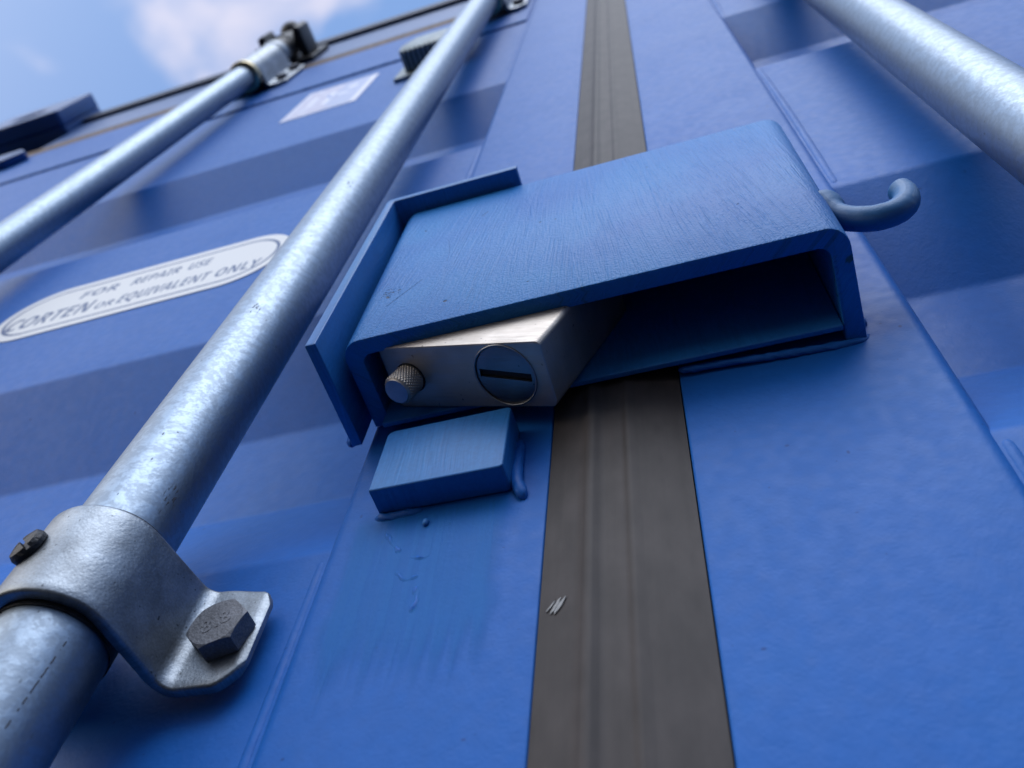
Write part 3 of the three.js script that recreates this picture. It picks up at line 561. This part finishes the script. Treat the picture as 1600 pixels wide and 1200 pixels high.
// ------------------------------------------------------------------ lock box
const BZ = 0.0410;
{
  const b = thing('lock_box', [-0.043, 0.2985, 0], 'blue brush painted steel lock box shell, open below, welded across the gasket', 'lock box');
  const xl = -0.1404, xr = 0.0535, t = 0.0072, z0 = 0.0004;
  const outer = roundCorners([[xl, z0], [xl, BZ], [xr, BZ], [xr, z0]], [0, 0.0085, 0.0085, 0], 8, false), inner = roundCorners([[xl + t, z0], [xl + t, BZ - t], [xr - t, BZ - t], [xr - t, z0]], [0, 0.004, 0.004, 0], 8, false).reverse();
  const g = extY([...outer, ...inner], 0.2985, 0.4360, 0.0008, 2);
  // hand cut lower edge: nudged up and down a little
  const p = g.attributes.position; for (let i = 0; i < p.count; i++) if (p.getY(i) < 0.301) p.setY(i, p.getY(i) + 0.0011 * (fbm(p.getX(i) * 120 + 60, p.getZ(i) * 60 + 20, 512, 512, 3, 401) - 0.5) - 0.010 * smooth(0.040, 0, p.getZ(i)) * smooth(0.0, 0.045, p.getX(i)));
  boxUV(g); { const q = g.attributes.position, uv = g.attributes.uv; for (let i = 0; i < q.count; i++) { const side = BZ - Math.min(q.getZ(i), BZ); uv.setXY(i, (q.getX(i) + (q.getX(i) > -0.04 ? side : -side) + 0.1862) / 0.29, (q.getY(i) - 0.295) / 0.145); } }
  const shell = part('shell', g, M.shell, b, b, false);
  part('top_plate', box(xl + t, xr - t, 0.4300, 0.4355, 0.0005, BZ - t, 0.0004), M.brushed, b, shell);
  part('back_plate', box(xl + t + 0.0003, xr - t - 0.0003, 0.2890, 0.4296, 0.0049, 0.0072, 0.0006), M.brushed, b);
  // hook: tapered root welded to the right cheek, J with a rounded tip
  const pts = [[0.0520, 0.3400, 0.0295], [0.0545, 0.3325, 0.030], [0.0600, 0.3255, 0.030], [0.0665, 0.3215, 0.030], [0.0735, 0.3220, 0.030], [0.0790, 0.3270, 0.030], [0.0815, 0.3350, 0.030], [0.0808, 0.3425, 0.030]].map((q) => new THREE.Vector3(...q));
  const cv = new THREE.CatmullRomCurve3(pts), N = 60, RS = 20, tube = new THREE.TubeGeometry(cv, N, 0.0049, RS, false), tp = tube.attributes.position, c = new THREE.Vector3(), v = new THREE.Vector3();
  for (let i = 0; i < tp.count; i++) { const k = Math.floor(i / (RS + 1)), s = k / N; cv.getPointAt(s, c); v.fromBufferAttribute(tp, i).sub(c); let m = 1 + 0.75 * Math.pow(smooth(0.26, 0, s), 1.5); if (s > 0.96) m *= Math.sqrt(clamp(1 - Math.pow((s - 0.96) / 0.041, 2) * 0.75)); m *= 1 + 0.03 * (vnoise(k * 0.3, (i % RS) * 0.5, 999, 10, 71) - 0.5); v.multiplyScalar(m).add(c); tp.setXYZ(i, v.x, v.y, v.z); }
  tube.computeVertexNormals();
  const tipc = cv.getPointAt(1), cap = new THREE.SphereGeometry(0.0026, 16, 10); cap.scale(1, 0.35, 1); cap.translate(tipc.x, tipc.y - 0.0001, tipc.z);
  part('hook', mergeGeometries([tube.toNonIndexed(), cap.toNonIndexed()]), M.hook, b);
  // weld beads
  part('weld_bead', lumpyTube([[0.0538, 0.296, 0.0004], [0.0546, 0.34, 0.0004], [0.0544, 0.39, 0.0004], [0.0540, 0.435, 0.0004]], 0.0018, 0.2, 501, 10), M.door, b);
  part('weld_bead', lumpyTube([[-0.0142, 0.2900, 0.0022], [0.004, 0.2890, 0.0018], [0.022, 0.2878, 0.0012], [0.042, 0.2872, 0.0004], [0.0500, 0.2880, -0.0002], [0.0552, 0.2915, -0.0010]], 0.0019, 0.2, 502, 16, 0.7), M.door, b);
}
// ------------------------------------------------------------------ guard angle, stop block
{
  const b = thing('guard_angle', [-0.143, 0.285, 0], 'blue angle iron guard wrapping the left and top of the lock box', 'guard');
  const t = 0.0046, xl = -0.1478, xr = -0.0762, y0 = 0.2865, y1 = 0.4436;
  const o = roundCorners([[xl, y0], [xl + t, y0], [xl + t, y1 - t], [xr, y1 - t], [xr, y1], [xl, y1]], [0.0006, 0.0006, 0.002, 0.0006, 0.0006, 0.0035], 4);
  part('angle_plate', extZ(o, 0.0006, 0.0492, 0.0008, 2), M.brushed, b);
  part('weld_bead', lumpyTube([[-0.149, 0.2875, 0.0006], [-0.1494, 0.35, 0.0006], [-0.149, 0.44, 0.0006]], 0.002, 0.4, 511, 8), M.door, b);
}
{
  const b = thing('stop_block', [-0.0995, 0.238, 0], 'short blue flat bar block welded just below the padlock', 'stop block');
  const pts = roundCorners([[-0.1250, 0.2385], [-0.0755, 0.2380], [-0.0755, 0.2745], [-0.1250, 0.2745]], [0.0006, 0.0018, 0.0018, 0.0030], 5);
  part('block', extZ(pts, 0.0004, 0.0115, 0.0007, 3), M.brushed, b);
  part('weld_bead', lumpyTube([[-0.0752, 0.268, 0.0000], [-0.0744, 0.255, 0.0010], [-0.0738, 0.243, 0.0020], [-0.0722, 0.2365, 0.0014], [-0.0705, 0.2325, 0.0000]], 0.0022, 0.14, 521, 16, 0.75), M.door, b);
  part('weld_bead', lumpyTube([[-0.127, 0.2375, -0.0004], [-0.119, 0.2368, 0.0002], [-0.108, 0.2374, -0.0004]], 0.0020, 0.4, 522, 12, 0.7), M.door, b);
  const drop = new THREE.SphereGeometry(0.0013, 14, 10); drop.scale(0.9, 1.3, 0.9); drop.translate(-0.1055, 0.2290, 0.0008); part('paint_drip', drop.toNonIndexed(), M.brushed, b);
}
// weld scar lumps on the left stile below the block
{
  const beads = [[[-0.121, 0.229], [-0.116, 0.221], [-0.112, 0.216]], [[-0.110, 0.214], [-0.105, 0.212], [-0.100, 0.2135]], [[-0.113, 0.208], [-0.108, 0.203], [-0.103, 0.204]], [[-0.104, 0.2], [-0.1025, 0.193], [-0.1035, 0.187]]];
  part('weld_scar', mergeGeometries(beads.map((q, i) => lumpyTube(q.map(([x, y]) => [x, y, -0.0009]), 0.0013, 0.35, 530 + i, 12))), M.patch && M.door, doorL);
}

// ------------------------------------------------------------------ padlock
{
  const e1 = new THREE.Vector3(0.930, -0.366, 0.018).normalize(), ez = new THREE.Vector3(0.002, 0.054, 0.999), up = new THREE.Vector3().crossVectors(ez, e1).normalize(); ez.crossVectors(e1, up).normalize();
  const g0 = new THREE.Group(); g0.name = numbered('padlock'); scene.add(g0); g0.userData.base = [0, 0, 0];
  tag(g0, 'nickel block padlock with knurled knob and slotted lock disc, tilted inside the lock box', 'padlock');
  g0.position.set(-0.1263, 0.2998 + EY, 0.035); g0.quaternion.setFromRotationMatrix(new THREE.Matrix4().makeBasis(e1, up, ez));
  // local: x along the bottom edge, y up the body, z out
  const w = 0.0737, h = 0.072, d = 0.0275;
  const ev = new Evaluator(); ev.attributes = ['position', 'normal']; ev.useGroups = false;
  const strip = (g) => { for (const n of Object.keys(g.attributes)) if (n !== 'position' && n !== 'normal') g.deleteAttribute(n); return g; };
  const bodyG = strip(extY(roundCorners([[0, -d], [w, -d], [w, 0], [0, 0]], [0.003, 0.003, 0.0022, 0.0022], 6), 0, h, 0.0005, 2));
  let body = new Brush(bodyG); body.updateMatrixWorld();
  const cx = 0.0551, cz = -0.01375, cr = 0.0124;
  const rec = new Brush(strip(new THREE.CylinderGeometry(cr + 0.0006, cr + 0.0006, 0.004, 64).toNonIndexed())); rec.position.set(cx, 0, cz); rec.updateMatrixWorld();
  body = ev.evaluate(body, rec, SUBTRACTION); body.updateMatrixWorld();
  const bm = part('body', crease(strip(body.geometry.clone()), 0.5), M.nickel, g0);
  const ring = new THREE.TorusGeometry(cr + 0.0004, 0.0004, 10, 64); ring.rotateX(Math.PI / 2); ring.translate(cx, -0.00005, cz); part('lock_ring', ring.toNonIndexed(), M.nickelDark, g0, bm);
  let disc = new Brush(strip(crease(extrude(new THREE.Shape().absarc(0, 0, cr, 0, Math.PI * 2), 0.0030, 0.0003, 2)))); disc.geometry.rotateX(Math.PI / 2); disc.geometry.translate(cx, 0.0032, cz); disc.updateMatrixWorld();
  const slot = new Brush(strip(new THREE.BoxGeometry(0.0218, 0.0034, 0.0033).toNonIndexed().rotateY(0.13).translate(cx, 0.0003, cz))); slot.updateMatrixWorld();
  disc = ev.evaluate(disc, slot, SUBTRACTION);
  const dg = strip(disc.geometry.clone()); if (dg.index) part('lock_disc', crease(dg, 0.4), M.nickelDark, g0); else part('lock_disc', crease(dg, 0.4), M.nickelDark, g0);
  const sb = new THREE.BoxGeometry(0.0216, 0.0006, 0.0031); sb.rotateY(0.13); sb.translate(cx, 0.0018, cz); part('key_slot', sb.toNonIndexed(), M.slot, g0, bm);
  // knurled knob
  const kr = 0.0061, kh = 0.0106, U = 176, Vn = 44, pos = [], idx = [];
  for (let j = 0; j <= Vn; j++) for (let i = 0; i < U; i++) {
    const y = -j / Vn * kh, a = i / U * Math.PI * 2, n = 30, tw = y / kh * Math.PI * 2 * 2.6;
    const kn = Math.max(0, 1 - Math.abs(((a * n + tw * 2) / (2 * Math.PI) % 1 + 1) % 1 - 0.5) * 2), kn2 = Math.max(0, 1 - Math.abs(((a * n - tw * 2) / (2 * Math.PI) % 1 + 1) % 1 - 0.5) * 2);
    const inBand = smooth(0.0, 0.0004, -y) * smooth(kh - 0.0007, kh - 0.0011, -y);
    let r = kr - 0.00035 + 0.00035 * Math.min(kn, kn2) * 2 * inBand - 0.0006 * smooth(kh - 0.0010, kh, -y);
    pos.push(Math.cos(a) * r, y, Math.sin(a) * r);
  }
  for (let j = 0; j < Vn; j++) for (let i = 0; i < U; i++) { const a = j * U + i, b = j * U + (i + 1) % U, c = a + U, e = b + U; idx.push(a, b, c, b, e, c); }
  const kg = new THREE.BufferGeometry(); kg.setAttribute('position', new THREE.Float32BufferAttribute(pos, 3)); kg.setIndex(idx); kg.computeVertexNormals(); kg.translate(0.0111, 0, -0.0137);
  const kb = part('knob', kg.toNonIndexed(), M.nickel, g0);
  const face = new THREE.LatheGeometry([[0, -0.00005], [0.0008, -0.00025], [kr - 0.0013, -0.00005], [kr - 0.00095, 0]].map(([a, q]) => new THREE.Vector2(a, q)), 48); face.translate(0.0111, -kh, -0.0137); part('knob_face', face.toNonIndexed(), M.nickelDark, g0, kb);
  const well = new THREE.TorusGeometry(kr + 0.0002, 0.00045, 8, 48); well.rotateX(Math.PI / 2); well.translate(0.0111, 0.0001, -0.0137); part('knob_collar', well.toNonIndexed(), M.blackSteel, g0, kb);
  delete g0.userData.base;
}
scene.traverse((o) => { delete o.userData.base; if (o.isMesh) o.castShadow = o.receiveShadow = true; });
renderer.render(scene, camera);
